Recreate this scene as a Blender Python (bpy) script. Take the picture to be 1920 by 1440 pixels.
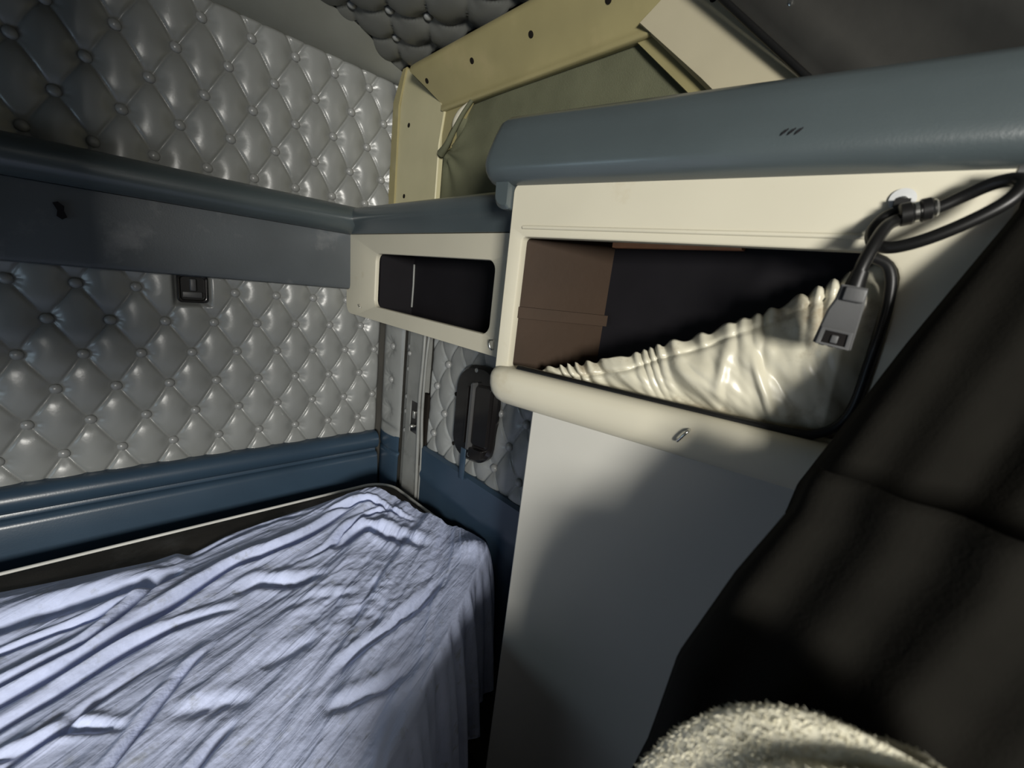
import bpy, bmesh, math, random
import numpy as np
from mathutils import Vector, Matrix

random.seed(7); np.random.seed(7)
for o in list(bpy.data.objects): bpy.data.objects.remove(o)
SC = bpy.context.scene
COL = SC.collection
ZC = 1.45          # eye height above the cab floor; all coordinates below are metres from the eye, x to the side wall, y to the rear wall

# ------------------------------------------------------------------ camera, light, exposure
cam_d = bpy.data.cameras.new('camera'); cam = bpy.data.objects.new('camera', cam_d); COL.objects.link(cam)
cam_d.sensor_width = 36.0; cam_d.lens = 797.449 / 1920.0 * 36.0; cam_d.clip_start = 0.01
right = Vector((0.72744917, -0.67655923, 0.11439104)); down = Vector((-0.07103327, -0.2400694, -0.96815337)); fwd = Vector((0.68247489, 0.6961568, -0.22269651))
m = Matrix((right, -down, -fwd)).transposed().to_4x4(); m.translation = (0, 0, ZC)
cam.matrix_world = m
SC.camera = cam
cam_d.dof.use_dof = True; cam_d.dof.focus_distance = 0.95; cam_d.dof.aperture_fstop = 4.0

W = bpy.data.worlds.new('world'); SC.world = W; W.use_nodes = True
W.node_tree.nodes['Background'].inputs[0].default_value = (0.75, 0.85, 1.0, 1)
W.node_tree.nodes['Background'].inputs[1].default_value = 0.12

def area(name, loc, target, sx, sy, power, col):
    d = bpy.data.lights.new(name, 'AREA'); d.shape = 'RECTANGLE'; d.size = sx; d.size_y = sy; d.energy = power; d.color = col
    o = bpy.data.objects.new(name, d); COL.objects.link(o)
    o.location = (loc[0], loc[1], loc[2] + ZC)
    o.rotation_euler = (Vector(target) - Vector(loc)).to_track_quat('-Z', 'Y').to_euler()
    return o
area('daylight_windshield', (-0.95, -1.80, 0.16), (0.3, 0.8, 0.0), 0.55, 0.42, 82, (1.0, 0.97, 0.90))
area('blue_fill_left', (-1.36, 0.86, -0.34), (0.3, 0.80, -0.70), 0.48, 0.36, 1.5, (0.60, 0.82, 1.0))  # added weak bluish fill from the left, no known source
area('daylight_driver_window', (-1.36, -1.50, 0.10), (0.4, 0.6, 0.0), 0.50, 0.50, 1.5, (0.95, 0.97, 1.0))

VS = SC.view_settings
VS.view_transform = 'Standard'; VS.look = 'None'; VS.gamma = 1.0; VS.use_curve_mapping = False
VS.exposure = 0.35

# ------------------------------------------------------------------ helpers
def tag(o, label=None, cat=None, group=None, kind=None):
    if label: o['label'] = label
    if cat: o['category'] = cat
    if group: o['group'] = group
    if kind: o['kind'] = kind
    return o

def wpos(o):
    p = Vector(o.location)
    while o.parent: o = o.parent; p = p + o.location
    return p

def place(o, origin, parent):
    w = Vector((origin[0], origin[1], origin[2] + ZC))
    if parent is not None:
        o.parent = parent; o.location = w - wpos(parent)
    else: o.location = w
    COL.objects.link(o)
    return o

def root(name, loc, label, cat, group=None):
    o = bpy.data.objects.new(name, None); o.empty_display_size = 0.05
    place(o, loc, None)
    return tag(o, label, cat, group)

def mk(name, verts, faces, mat, parent=None, smooth=True):
    v = np.asarray([tuple(p) for p in verts], dtype=float)
    lo, hi = v.min(0), v.max(0)
    org = np.array([(lo[0] + hi[0]) / 2, (lo[1] + hi[1]) / 2, lo[2]])
    me = bpy.data.meshes.new(name)
    me.from_pydata((v - org).tolist(), [], [tuple(int(i) for i in f) for f in faces])
    if smooth: me.polygons.foreach_set('use_smooth', [True] * len(me.polygons))
    me.materials.append(mat); me.update()
    o = bpy.data.objects.new(name, me)
    place(o, org, parent)
    return o

def outward(o):
    bm = bmesh.new(); bm.from_mesh(o.data); bmesh.ops.recalc_face_normals(bm, faces=bm.faces); bm.to_mesh(o.data); bm.free(); return o

def sharp(o, deg=35):
    o.data.set_sharp_from_angle(angle=math.radians(deg)); return o

def gridfaces(nu, nv, flip=False, closed_u=False):
    f = []
    for i in range(nu if closed_u else nu - 1):
        for j in range(nv - 1):
            a = i * nv + j; b = ((i + 1) % nu) * nv + j
            q = (a, b, b + 1, a + 1)
            f.append(q[::-1] if flip else q)
    return f

def ident(p): return p

def box(name, lo, hi, mat, parent=None, bev=0.0, xf=ident, seg=2):
    bm = bmesh.new()
    bmesh.ops.create_cube(bm, size=1)
    for v in bm.verts:
        v.co = Vector([(lo[k] + hi[k]) / 2 + v.co[k] * (hi[k] - lo[k]) for k in range(3)])
    if bev > 0: bmesh.ops.bevel(bm, geom=list(bm.edges), offset=bev, segments=seg, profile=0.5, affect='EDGES')
    bm.verts.index_update()
    vs = [xf(tuple(v.co)) for v in bm.verts]; fs = [[v.index for v in f.verts] for f in bm.faces]
    bm.free()
    o = outward(mk(name, vs, fs, mat, parent, smooth=bev > 0))
    return sharp(o, 50) if bev > 0 else o

def catmull(pts, n=8):
    P = [Vector(p) for p in pts]; P = [2 * P[0] - P[1]] + P + [2 * P[-1] - P[-2]]
    out = []
    for i in range(1, len(P) - 2):
        for k in range(n):
            t = k / n
            a, b, c, d = P[i - 1], P[i], P[i + 1], P[i + 2]
            out.append(0.5 * ((2 * b) + (-a + c) * t + (2 * a - 5 * b + 4 * c - d) * t * t + (-a + 3 * b - 3 * c + d) * t ** 3))
    out.append(P[-2]); return out

def tube(name, pts, r, mat, parent=None, n=10, caps=True):
    pts = [Vector(p) for p in pts]
    rr = r if callable(r) else (lambda t: r)
    vs, fs = [], []
    up = Vector((0.13, 0.21, 0.97)); prev = None
    N = len(pts)
    for i, p in enumerate(pts):
        t = (pts[min(i + 1, N - 1)] - pts[max(i - 1, 0)]).normalized()
        if prev is None: x = t.cross(up).normalized()
        else: x = (prev - t * prev.dot(t)).normalized()
        prev = x; y = t.cross(x)
        R_ = rr(i / (N - 1))
        for k in range(n):
            a = 2 * math.pi * k / n
            vs.append(p + x * math.cos(a) * R_ + y * math.sin(a) * R_)
    for i in range(N - 1):
        for k in range(n):
            a = i * n + k; b = i * n + (k + 1) % n
            fs.append((a, b, b + n, a + n))
    if caps:
        fs.append(tuple(range(n))[::-1]); fs.append(tuple(range((N - 1) * n, N * n)))
    return sharp(outward(mk(name, vs, fs, mat, parent)), 60)

def lathe(name, prof, origin, axis, mat, parent=None, n=20):
    """prof: list of (radius, height along axis)."""
    ax = Vector(axis).normalized(); x = ax.orthogonal().normalized(); y = ax.cross(x); o = Vector(origin)
    vs, fs = [], []
    for r, h in prof:
        for k in range(n):
            a = 2 * math.pi * k / n; vs.append(o + ax * h + (x * math.cos(a) + y * math.sin(a)) * max(r, 1e-5))
    for i in range(len(prof) - 1):
        for k in range(n):
            a = i * n + k; b = i * n + (k + 1) % n; fs.append((a, b, b + n, a + n))
    fs.append(tuple(range(n))[::-1]); fs.append(tuple(range((len(prof) - 1) * n, len(prof) * n)))
    return sharp(outward(mk(name, vs, fs, mat, parent)), 45)

def rrect(a0, a1, b0, b1, r, n=6):
    """rounded rectangle loop, counterclockwise; r one radius or four (a0b0, a1b0, a1b1, a0b1)."""
    if not isinstance(r, (tuple, list)): r = (r,) * 4
    out = []
    for (cx, cy, sx, sy, q), R_ in zip(((a0, b0, 1, 1, 180), (a1, b0, -1, 1, 270), (a1, b1, -1, -1, 0), (a0, b1, 1, -1, 90)), r):
        for k in range(n + 1):
            t = math.radians(q + 90 * k / n)
            out.append((cx + sx * R_ + R_ * math.cos(t), cy + sy * R_ + R_ * math.sin(t)))
    return out

def plate(name, loop, w0, w1, xf, mat, parent=None, bev=0.0):
    """prism of a 2-D loop between depths w0 and w1 (w1 the visible side), xf(a, b, w) -> point."""
    n = len(loop); vs, fs = [], []
    cx = sum(p[0] for p in loop) / n; cy = sum(p[1] for p in loop) / n
    rings = [(w0, 0.0), (w1 - (bev if w1 > w0 else -bev), 0.0)] + ([(w1, bev)] if bev > 0 else [])
    for w, s in rings:
        for (a, b) in loop:
            d = math.hypot(a - cx, b - cy) + 1e-9
            vs.append(xf(a - (a - cx) / d * s, b - (b - cy) / d * s, w))
    for i in range(len(rings) - 1):
        for k in range(n): fs.append((i * n + k, i * n + (k + 1) % n, (i + 1) * n + (k + 1) % n, (i + 1) * n + k))
    fs.append(tuple(range(n))[::-1]); fs.append(tuple(range((len(rings) - 1) * n, len(rings) * n)))
    return sharp(outward(mk(name, vs, fs, mat, parent)), 30)

def frame(name, outer, inner, w0, w1, xf, mat, parent=None, bev=0.004):
    """plate with a hole. Both loops resampled by angle about the hole's centre; the hole's rim is rounded."""
    cx = sum(p[0] for p in inner) / len(inner); cy = sum(p[1] for p in inner) / len(inner)
    angs = sorted({round(math.atan2(b - cy, a - cx), 6) for a, b in list(inner) + list(outer)})
    def hit(loop, t):
        dx, dy = math.cos(t), math.sin(t); best = None
        for i in range(len(loop)):
            ax_, ay = loop[i][0] - cx, loop[i][1] - cy; bx, by = loop[(i + 1) % len(loop)][0] - cx, loop[(i + 1) % len(loop)][1] - cy
            ex, ey = bx - ax_, by - ay; den = dx * ey - dy * ex
            if abs(den) < 1e-12: continue
            s = (ax_ * ey - ay * ex) / den; q = (ax_ * dy - ay * dx) / den
            if s > 0 and -1e-6 <= q <= 1 + 1e-6 and (best is None or s < best): best = s
        return best
    O = [hit(outer, t) for t in angs]; I = [hit(inner, t) for t in angs]
    n = len(angs); vs = []
    sg = 1 if w1 > w0 else -1
    def ring(rad, off, w):
        for t, r in zip(angs, rad): vs.append(xf(cx + math.cos(t) * (r + off), cy + math.sin(t) * (r + off), w))
    ring(O, 0, w0); ring(O, 0, w1 - sg * bev); ring(O, -bev, w1)
    ring(I, bev, w1); ring(I, bev * .3, w1 - sg * bev * .3); ring(I, 0, w1 - sg * bev); ring(I, 0, w0)
    fs = []
    for i in range(7):
        j = (i + 1) % 7
        for k in range(n): fs.append((i * n + k, i * n + (k + 1) % n, j * n + (k + 1) % n, j * n + k))
    return sharp(outward(mk(name, vs, fs, mat, parent)), 30)

def sweep(name, prof, stations, mat, parent=None, caps=True):
    """prof: list of 2-D points; stations: list of functions (a, b) -> point."""
    n = len(prof); vs = [st(a, b) for st in stations for a, b in prof]
    fs = gridfaces(len(stations), n)
    for i in range(len(stations) - 1): fs.append((i * n + n - 1, (i + 1) * n + n - 1, (i + 1) * n, i * n))
    if caps:
        fs.append(tuple(range(n))[::-1]); fs.append(tuple(range((len(stations) - 1) * n, len(stations) * n)))
    return sharp(outward(mk(name, vs, fs, mat, parent)), 40)

def lattice_noise(x, y, seed=0):
    """smooth value noise on numpy arrays, 0..1"""
    xi = np.floor(x).astype(np.int64); yi = np.floor(y).astype(np.int64); fx = x - xi; fy = y - yi
    fx = fx * fx * fx * (fx * (fx * 6 - 15) + 10); fy = fy * fy * fy * (fy * (fy * 6 - 15) + 10)
    def h(a, b):
        n = (a * 374761393 + b * 668265263 + seed * 974634721) & 0xffffffff
        n = ((n ^ (n >> 13)) * 1274126177) & 0xffffffff
        return ((n ^ (n >> 16)) & 0xffff) / 65535.0
    return (h(xi, yi) * (1 - fx) + h(xi + 1, yi) * fx) * (1 - fy) + (h(xi, yi + 1) * (1 - fx) + h(xi + 1, yi + 1) * fx) * fy

def fbm(x, y, seed=0, octs=4):
    s = np.zeros_like(x); a = 1.0; tot = 0
    for k in range(octs):
        s += a * lattice_noise(x * 2 ** k + 17.3 * k, y * 2 ** k + 5.1 * k, seed + k); tot += a; a *= 0.5
    return s / tot

# ------------------------------------------------------------------ materials
def material(name, col, rough=0.5, spec=0.5, metal=0.0, var=0.12, vscale=6.0, bump=0.0, bscale=300.0, coat=0.0, dirt=None, dirt_scale=9.0, dirt_lo=0.55, dirt_hi=0.75, stretch=None, rvar=0.0):
    M = bpy.data.materials.new(name); M.use_nodes = True; nt = M.node_tree; N = nt.nodes; L = nt.links
    b = N['Principled BSDF']; b.inputs['Roughness'].default_value = rough; b.inputs['Metallic'].default_value = metal
    b.inputs['Specular IOR Level'].default_value = spec; b.inputs['Coat Weight'].default_value = coat; b.inputs['Coat Roughness'].default_value = 0.2
    tc = N.new('ShaderNodeTexCoord'); src = tc.outputs['Object']
    if stretch:
        mp = N.new('ShaderNodeMapping'); mp.inputs['Scale'].default_value = stretch; L.new(src, mp.inputs['Vector']); src = mp.outputs['Vector']
    nz = N.new('ShaderNodeTexNoise'); nz.inputs['Scale'].default_value = vscale; nz.inputs['Detail'].default_value = 4; L.new(src, nz.inputs['Vector'])
    rp = N.new('ShaderNodeValToRGB'); rp.color_ramp.elements[0].position = 0.3; rp.color_ramp.elements[1].position = 0.7
    rp.color_ramp.elements[0].color = tuple(c * (1 - var) for c in col) + (1,); rp.color_ramp.elements[1].color = tuple(min(1, c * (1 + var)) for c in col) + (1,)
    L.new(nz.outputs['Fac'], rp.inputs['Fac']); out = rp.outputs['Color']
    if dirt:
        n2 = N.new('ShaderNodeTexNoise'); n2.inputs['Scale'].default_value = dirt_scale; n2.inputs['Detail'].default_value = 6; n2.inputs['Roughness'].default_value = 0.65; L.new(src, n2.inputs['Vector'])
        r2 = N.new('ShaderNodeValToRGB'); r2.color_ramp.elements[0].position = dirt_lo; r2.color_ramp.elements[1].position = dirt_hi; L.new(n2.outputs['Fac'], r2.inputs['Fac'])
        mx = N.new('ShaderNodeMix'); mx.data_type = 'RGBA'; L.new(r2.outputs['Color'], mx.inputs['Factor']); L.new(out, mx.inputs['A']); mx.inputs['B'].default_value = tuple(dirt) + (1,); out = mx.outputs['Result']
    L.new(out, b.inputs['Base Color'])
    if rvar:
        mr = N.new('ShaderNodeMapRange'); mr.inputs['To Min'].default_value = max(0.02, rough - rvar); mr.inputs['To Max'].default_value = rough + rvar
        L.new(nz.outputs['Fac'], mr.inputs['Value']); L.new(mr.outputs['Result'], b.inputs['Roughness'])
    if bump > 0:
        n3 = N.new('ShaderNodeTexNoise'); n3.inputs['Scale'].default_value = bscale; n3.inputs['Detail'].default_value = 3; L.new(src, n3.inputs['Vector'])
        bp = N.new('ShaderNodeBump'); bp.inputs['Strength'].default_value = bump; bp.inputs['Distance'].default_value = 0.002; L.new(n3.outputs['Fac'], bp.inputs['Height']); L.new(bp.outputs['Normal'], b.inputs['Normal'])
    return M

M = {}
M['quilt'] = material('grey tufted vinyl', (0.215, 0.222, 0.215), rough=0.31, spec=0.6, var=0.10, vscale=5, bump=0.10, bscale=160, rvar=0.05)
M['headliner'] = material('shade darkened tufted vinyl', (0.105, 0.108, 0.100), rough=0.42, spec=0.5, var=0.12, vscale=5, bump=0.10, bscale=160)  # wall vinyl, darkened for the dimness overhead
M['button'] = material('grey vinyl button', (0.24, 0.245, 0.24), rough=0.3, spec=0.6, var=0.05)
M['greyvinyl'] = material('plain grey vinyl', (0.17, 0.175, 0.155), rough=0.5, var=0.08, bump=0.12, bscale=260)
M['bluegrey'] = material('blue grey vinyl', (0.056, 0.071, 0.076), rough=0.33, spec=0.6, var=0.10, vscale=4, coat=0.35, bump=0.10, bscale=320, rvar=0.05)
M['band'] = material('scuffed slate vinyl', (0.072, 0.082, 0.090), rough=0.42, spec=0.5, var=0.15, vscale=5, bump=0.10, bscale=300, dirt=(0.17, 0.175, 0.18), dirt_scale=7, dirt_lo=0.56, dirt_hi=0.74)
M['navy'] = material('navy vinyl trim', (0.028, 0.050, 0.078), rough=0.30, spec=0.5, var=0.12, vscale=5, bump=0.06, bscale=260)
M['cream'] = material('cream plastic', (0.50, 0.472, 0.375), rough=0.42, spec=0.4, var=0.05, vscale=4, bump=0.04, bscale=400, dirt=(0.42, 0.37, 0.26), dirt_scale=11, dirt_lo=0.64, dirt_hi=0.84)
M['closet'] = material('grey cream laminate', (0.42, 0.412, 0.375), rough=0.5, spec=0.35, var=0.04, vscale=3, bump=0.05, bscale=500)
M['beigemetal'] = material('yellowed beige sheet metal', (0.285, 0.25, 0.125), rough=0.34, spec=0.4, var=0.10, vscale=7, dirt=(0.36, 0.30, 0.16), dirt_scale=8, dirt_lo=0.55, dirt_hi=0.8)  # frame metal, darkened for the shade on header and flange
M['postlit'] = material('yellowed metal lit tone', (0.46, 0.425, 0.265), rough=0.42, spec=0.4, var=0.07, vscale=7)  # frame metal, lightened for the light falling on the post
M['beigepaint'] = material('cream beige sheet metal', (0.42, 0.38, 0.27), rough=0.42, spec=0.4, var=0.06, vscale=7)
M['olive'] = material('olive cloth', (0.115, 0.118, 0.075), rough=0.9, spec=0.1, var=0.12, vscale=9, bump=0.35, bscale=420)
M['darkliner'] = material('dark grey liner', (0.024, 0.0235, 0.021), rough=0.6, spec=0.3, var=0.25, vscale=8, bump=0.15, bscale=60)
M['black'] = material('black plastic', (0.010, 0.009, 0.009), rough=0.16, spec=0.5, var=0.2)
M['rubber'] = material('black rubber', (0.007, 0.007, 0.007), rough=0.38, spec=0.3, var=0.2)
M['hole'] = material('dark screw hole', (0.012, 0.010, 0.008), rough=0.8, spec=0.1, var=0.1)
M['plug'] = material('dark grey plastic', (0.060, 0.061, 0.062), rough=0.45, spec=0.5, var=0.1, bump=0.05, bscale=500)
M['chrome'] = material('bright steel', (0.62, 0.62, 0.60), rough=0.22, metal=1.0, var=0.05)
M['zinc'] = material('dull zinc', (0.50, 0.50, 0.47), rough=0.35, metal=0.9, var=0.1)
M['whitewash'] = material('white nylon', (0.46, 0.47, 0.47), rough=0.4, var=0.04)
M['jamb'] = material('grey painted metal', (0.20, 0.205, 0.195), rough=0.42, spec=0.5, var=0.18, vscale=10, dirt=(0.10, 0.10, 0.09), dirt_scale=14, dirt_lo=0.55, dirt_hi=0.8)
M['brown'] = material('brown hardboard', (0.030, 0.017, 0.009), rough=0.6, spec=0.2, var=0.15, vscale=6, bump=0.1, bscale=80)
M['orange'] = material('orange light leak', (0.80, 0.36, 0.17), rough=0.6, var=0.15, vscale=20)  # base colour stands in for orange light leaking in
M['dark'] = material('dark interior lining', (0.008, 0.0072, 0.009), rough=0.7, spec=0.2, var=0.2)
M['carpet'] = material('dark floor mat', (0.030, 0.030, 0.030), rough=0.9, spec=0.1, var=0.25, bump=0.4, bscale=200)
M['sack'] = material('cream gathered vinyl', (0.50, 0.475, 0.375), rough=0.36, spec=0.5, var=0.10, vscale=10, bump=0.25, bscale=45, dirt=(0.20, 0.145, 0.08), dirt_scale=10, dirt_lo=0.53, dirt_hi=0.72)
M['mattress'] = material('taupe mattress ticking', (0.085, 0.076, 0.066), rough=0.8, spec=0.2, var=0.25, vscale=9, bump=0.15, bscale=300, dirt=(0.16, 0.15, 0.14), dirt_scale=10)
M['piping'] = material('off white piping', (0.55, 0.55, 0.52), rough=0.6, var=0.1)
M['sheet'] = material('pale lilac blue cotton', (0.56, 0.625, 0.86), rough=0.7, spec=0.3, var=0.08, vscale=16, dirt=(0.36, 0.39, 0.46), dirt_scale=26, dirt_lo=0.58, dirt_hi=0.74)
def creases(Mt, ang, sc, strength, dist):
    nt = Mt.node_tree; N = nt.nodes; L = nt.links
    tc = N.new('ShaderNodeTexCoord'); mp = N.new('ShaderNodeMapping'); mp.inputs['Rotation'].default_value = (0, 0, math.radians(ang)); L.new(tc.outputs['Object'], mp.inputs['Vector'])
    m2 = N.new('ShaderNodeMapping'); m2.inputs['Scale'].default_value = sc; L.new(mp.outputs['Vector'], m2.inputs['Vector'])
    nz = N.new('ShaderNodeTexNoise'); nz.inputs['Scale'].default_value = 1.0; nz.inputs['Detail'].default_value = 5; nz.inputs['Distortion'].default_value = 0.6; L.new(m2.outputs['Vector'], nz.inputs['Vector'])
    n4 = N.new('ShaderNodeTexNoise'); n4.inputs['Scale'].default_value = 55; n4.inputs['Detail'].default_value = 5; L.new(tc.outputs['Object'], n4.inputs['Vector'])
    ad = N.new('ShaderNodeMath'); ad.operation = 'MULTIPLY_ADD'; ad.inputs[1].default_value = 0.35; L.new(n4.outputs['Fac'], ad.inputs[0]); L.new(nz.outputs['Fac'], ad.inputs[2])
    bp = N.new('ShaderNodeBump'); bp.inputs['Strength'].default_value = strength; bp.inputs['Distance'].default_value = dist
    L.new(ad.outputs['Value'], bp.inputs['Height']); L.new(bp.outputs['Normal'], N['Principled BSDF'].inputs['Normal'])
creases(M['sheet'], -24, (6, 60, 20), 0.5, 0.010)
M['curtain'] = material('charcoal curtain cloth', (0.0065, 0.006, 0.0048), rough=0.9, spec=0.08, var=0.2, vscale=12, bump=0.2, bscale=300)
M['fleece'] = material('cream fleece', (0.60, 0.57, 0.45), rough=0.95, spec=0.1, var=0.18, vscale=40, bump=0.5, bscale=90)
M['glass'] = material('window glass', (0.8, 0.85, 0.9), rough=0.05, var=0.0)
M['shell'] = material('dark cab trim', (0.060, 0.058, 0.052), rough=0.7, spec=0.2, var=0.15)

# ------------------------------------------------------------------ the setting
FL = -1.45
XS, YB = 0.742, 1.425          # side wall, rear wall (structural faces behind the upholstery)
XL, YF, ZT = -1.42, -2.0, 0.72
def struct(o): return tag(o, kind='structure')
struct(box('floor', (XL, YF, FL - 0.04), (XS, YB, FL), M['carpet']))
struct(box('ceiling', (XL, YF, ZT), (XS, YB, ZT + 0.04), M['shell']))
struct(box('wall_back', (XL, YB, FL), (XS, YB + 0.04, ZT), M['shell']))
struct(box('wall_side', (XS, YF, FL), (XS + 0.04, YB, ZT), M['shell']))
# driver's side wall with its window, and the cab's front wall with the windshield
struct(frame('wall_left', [(YF, FL), (-0.30, FL), (-0.30, ZT), (YF, ZT)], rrect(-1.85, -1.15, -0.22, 0.42, 0.06), 0.0, 0.04, lambda a, b, w: (XL - 0.04 + w, a, b), M['shell']))
struct(frame('wall_left', [(-0.30, FL), (YB, FL), (YB, ZT), (-0.30, ZT)], rrect(0.58, 1.14, -0.58, -0.12, 0.05), 0.0, 0.04, lambda a, b, w: (XL - 0.04 + w, a, b), M['shell']))
struct(frame('door_1', rrect(0.54, 1.18, -0.62, -0.08, 0.08), rrect(0.60, 1.12, -0.56, -0.14, 0.05), 0.0, 0.03, lambda a, b, w: (XL + w, a, b), M['rubber']))
struct(box('shade_partition', (XL, -0.29, -0.13), (-0.36, -0.25, ZT), M['shell']))  # unseen partition, added to darken the upper left of the rear wall
struct(frame('wall_front', [(XL, FL), (XS, FL), (XS, ZT), (XL, ZT)], rrect(-1.2, 0.55, -0.05, 0.58, 0.08), 0.0, 0.04, lambda a, b, w: (a, YF - 0.04 + w, b), M['shell']))
w1 = struct(frame('window_1', rrect(-1.89, -1.11, -0.26, 0.46, 0.08), rrect(-1.84, -1.16, -0.21, 0.41, 0.06), 0.0, 0.03, lambda a, b, w: (XL + w, a, b), M['rubber']))
w2 = struct(frame('window_2', rrect(-1.25, 0.60, -0.09, 0.62, 0.1), rrect(-1.19, 0.54, -0.04, 0.57, 0.08), 0.0, 0.03, lambda a, b, w: (a, YF + w, b), M['rubber']))

# ------------------------------------------------------------------ tufted panels
A, B = 0.104, 0.0825            # button spacing along a row, spacing of the rows
def tuft(u, v, u0, v0, a=A, b=B, H=0.019, seed=0):
    """height of buttoned upholstery and the integer lattice coordinates"""
    p = (u - u0) / a; q = (v - v0) / (2 * b)
    s, t = p + q, p - q
    s = s + 0.03 * (lattice_noise(u * 9 + 3, v * 9, seed) - .5); t = t + 0.03 * (lattice_noise(u * 9, v * 9 + 7, seed + 1) - .5)
    fs, ft = np.abs(np.sin(np.pi * s)), np.abs(np.sin(np.pi * t))
    sr, tr = np.round(s), np.round(t)
    bu = u0 + a * (sr + tr) / 2; bv = v0 + b * (sr - tr)
    du, dv = u - bu, v - bv; r = np.hypot(du, dv)
    dome = 1 - np.exp(-(r / 0.021) ** 2)
    k = math.hypot(a / 2, b) ; h1 = a * b / k          # distance between neighbouring crease lines
    dl = np.minimum(np.abs(s - sr), np.abs(t - tr)) * h1
    crease = np.exp(-(dl / 0.0030) ** 2)
    th = np.arctan2(dv, du)
    ph = lattice_noise(bu * 31, bv * 31, seed + 2)
    wr = np.cos(9 * th + 6 * ph) * np.exp(-((r - 0.019) / 0.007) ** 2) * np.clip(np.cos(th + 1.5 * (ph - .5)), 0, 1)
    pil = 0.75 * (fs * ft) ** 0.62 + 0.25 * (0.5 + 0.5 * lattice_noise(u * 11, v * 11, seed + 6))
    return H * (0.40 * dome + 0.60 * pil * dome) - 0.0038 * crease * (0.35 + 0.65 * dome) + 0.0007 * wr

BUT = None
def button(parent, p, normal, scale=1.0):
    """small domed button, mesh shared by all of them"""
    global BUT
    if BUT is None:
        prof = [(0.0094, 0.0), (0.0100, 0.0022), (0.0092, 0.0048), (0.0066, 0.0070), (0.0032, 0.0082), (0.0004, 0.0085)]
        n = 12; vs = [(r * math.cos(2 * math.pi * k / n), r * math.sin(2 * math.pi * k / n), h) for r, h in prof for k in range(n)]
        fs = [(i * n + k, i * n + (k + 1) % n, (i + 1) * n + (k + 1) % n, (i + 1) * n + k) for i in range(len(prof) - 1) for k in range(n)] + [tuple(range(5 * n, 6 * n))]
        BUT = bpy.data.meshes.new('button'); BUT.from_pydata(vs, [], fs); BUT.polygons.foreach_set('use_smooth', [True] * len(fs)); BUT.materials.append(M['button'])
    o = bpy.data.objects.new('button', BUT)
    place(o, p, parent); o.rotation_euler = Vector(normal).to_track_quat('Z', 'Y').to_euler(); o.scale = (scale * 1.18, scale * 1.18, scale * 1.3)
    return o

def tufted(name, u_rng, v_rng, step, hfun, pos, mat, parent, edge=0.010):
    nv = int((v_rng[1] - v_rng[0]) / step) + 1
    us_ = list(np.arange(u_rng[1], max(u_rng[0], -0.40), -step))[::-1]
    if u_rng[0] < -0.40: us_ = list(np.arange(u_rng[0], us_[0] - 0.004, 0.008)) + us_
    nu = len(us_)
    u, v = np.meshgrid(np.array(us_), np.linspace(*v_rng, nv), indexing='ij')
    h = hfun(u, v)
    d = np.minimum(np.minimum(u - u_rng[0], u_rng[1] - u), np.minimum(v - v_rng[0], v_rng[1] - v))
    h = h * np.clip(d / edge, 0, 1) ** 0.5
    x, y, z = pos(u, v, h)
    o = mk(name, np.stack([x, y, z], -1).reshape(-1, 3), gridfaces(nu, nv), mat, parent)
    return o

# rear wall, upper panel
YQ = 1.412
t = root('tufted_upholstery', (-0.35, YQ, 0.17), 'grey tufted vinyl panel on rear wall above the padded rail', 'panel')
tufted('padding', (-1.40, 0.735), (0.165, 0.578), 0.0029, lambda u, v: tuft(u, v, 0.006, 0.203, seed=3), lambda u, v, h: (u, YQ - h, v), M['quilt'], t)
for j, z in enumerate((0.203, 0.285, 0.368, 0.450, 0.533)):
    for i in range(-7, 8):
        x = 0.006 + A * i + (A / 2 if j % 2 else 0)
        if x < 0.71: button(t, (x, YQ - 0.0005, z), (0, -1, 0))
# rear wall, lower panel (a latch sits in place of one button)
t = root('tufted_upholstery', (-0.35, YQ, -0.58), 'long grey tufted vinyl panel on rear wall between slate band and navy trim', 'panel')
def low_h(u, v):
    h = tuft(u, v, 0.006, -0.187, seed=9)
    k = np.clip(np.maximum(np.abs(u - 0.168) - 0.030, np.abs(v + 0.100) - 0.036) / 0.014, 0, 1)
    return h * (k * k * (3 - 2 * k)) - 0.004 * (1 - k)
tufted('padding', (-1.40, 0.700), (-0.590, -0.060), 0.0029, low_h, lambda u, v, h: (u, YQ - h, v), M['quilt'], t)
for j, z in enumerate((-0.107, -0.190, -0.272, -0.354, -0.436, -0.516)):
    for i in range(-7, 8):
        x = 0.006 + A * i + (0 if j % 2 else A / 2)
        if x < 0.69 and not (j == 0 and i == 1): button(t, (x, YQ - 0.0005, z), (0, -1, 0))
# plain vinyl cove and tufted headliner
def ceil_z(x): return 0.655 - 0.055 * np.clip(np.abs(x) / 0.70, 0, 1.1) ** 3.0
def cove_y(x): return 1.275 + 0.085 * np.clip((x - 0.47) / 0.25, -0.1, 1)
nx, nv = 90, 9
xs = np.linspace(-1.40, 0.725, nx); vs = []
for x in xs:
    y1 = float(cove_y(x)) + 0.010 * math.sin(x * 31) ; z1 = float(ceil_z(x)) - 0.004
    for k in range(nv):
        s = k / (nv - 1)
        vs.append((x, (1 - s) * (YQ - 0.002) + s * y1, 0.572 * (1 - s) + z1 * s - 0.010 * math.sin(math.pi * s)))
struct(mk('trim_1', vs, gridfaces(nx, nv), M['greyvinyl']))
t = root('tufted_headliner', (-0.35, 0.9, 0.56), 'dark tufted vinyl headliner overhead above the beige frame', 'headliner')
tufted('padding', (-1.40, 0.715), (-0.25, 1.375), 0.0055, lambda u, v: tuft(u, v, 0.006, 0.93, a=0.125, b=0.080, H=0.026, seed=21), lambda u, v, h: (u, v, ceil_z(u) + 0.012 - h), M['headliner'], t)
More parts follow.
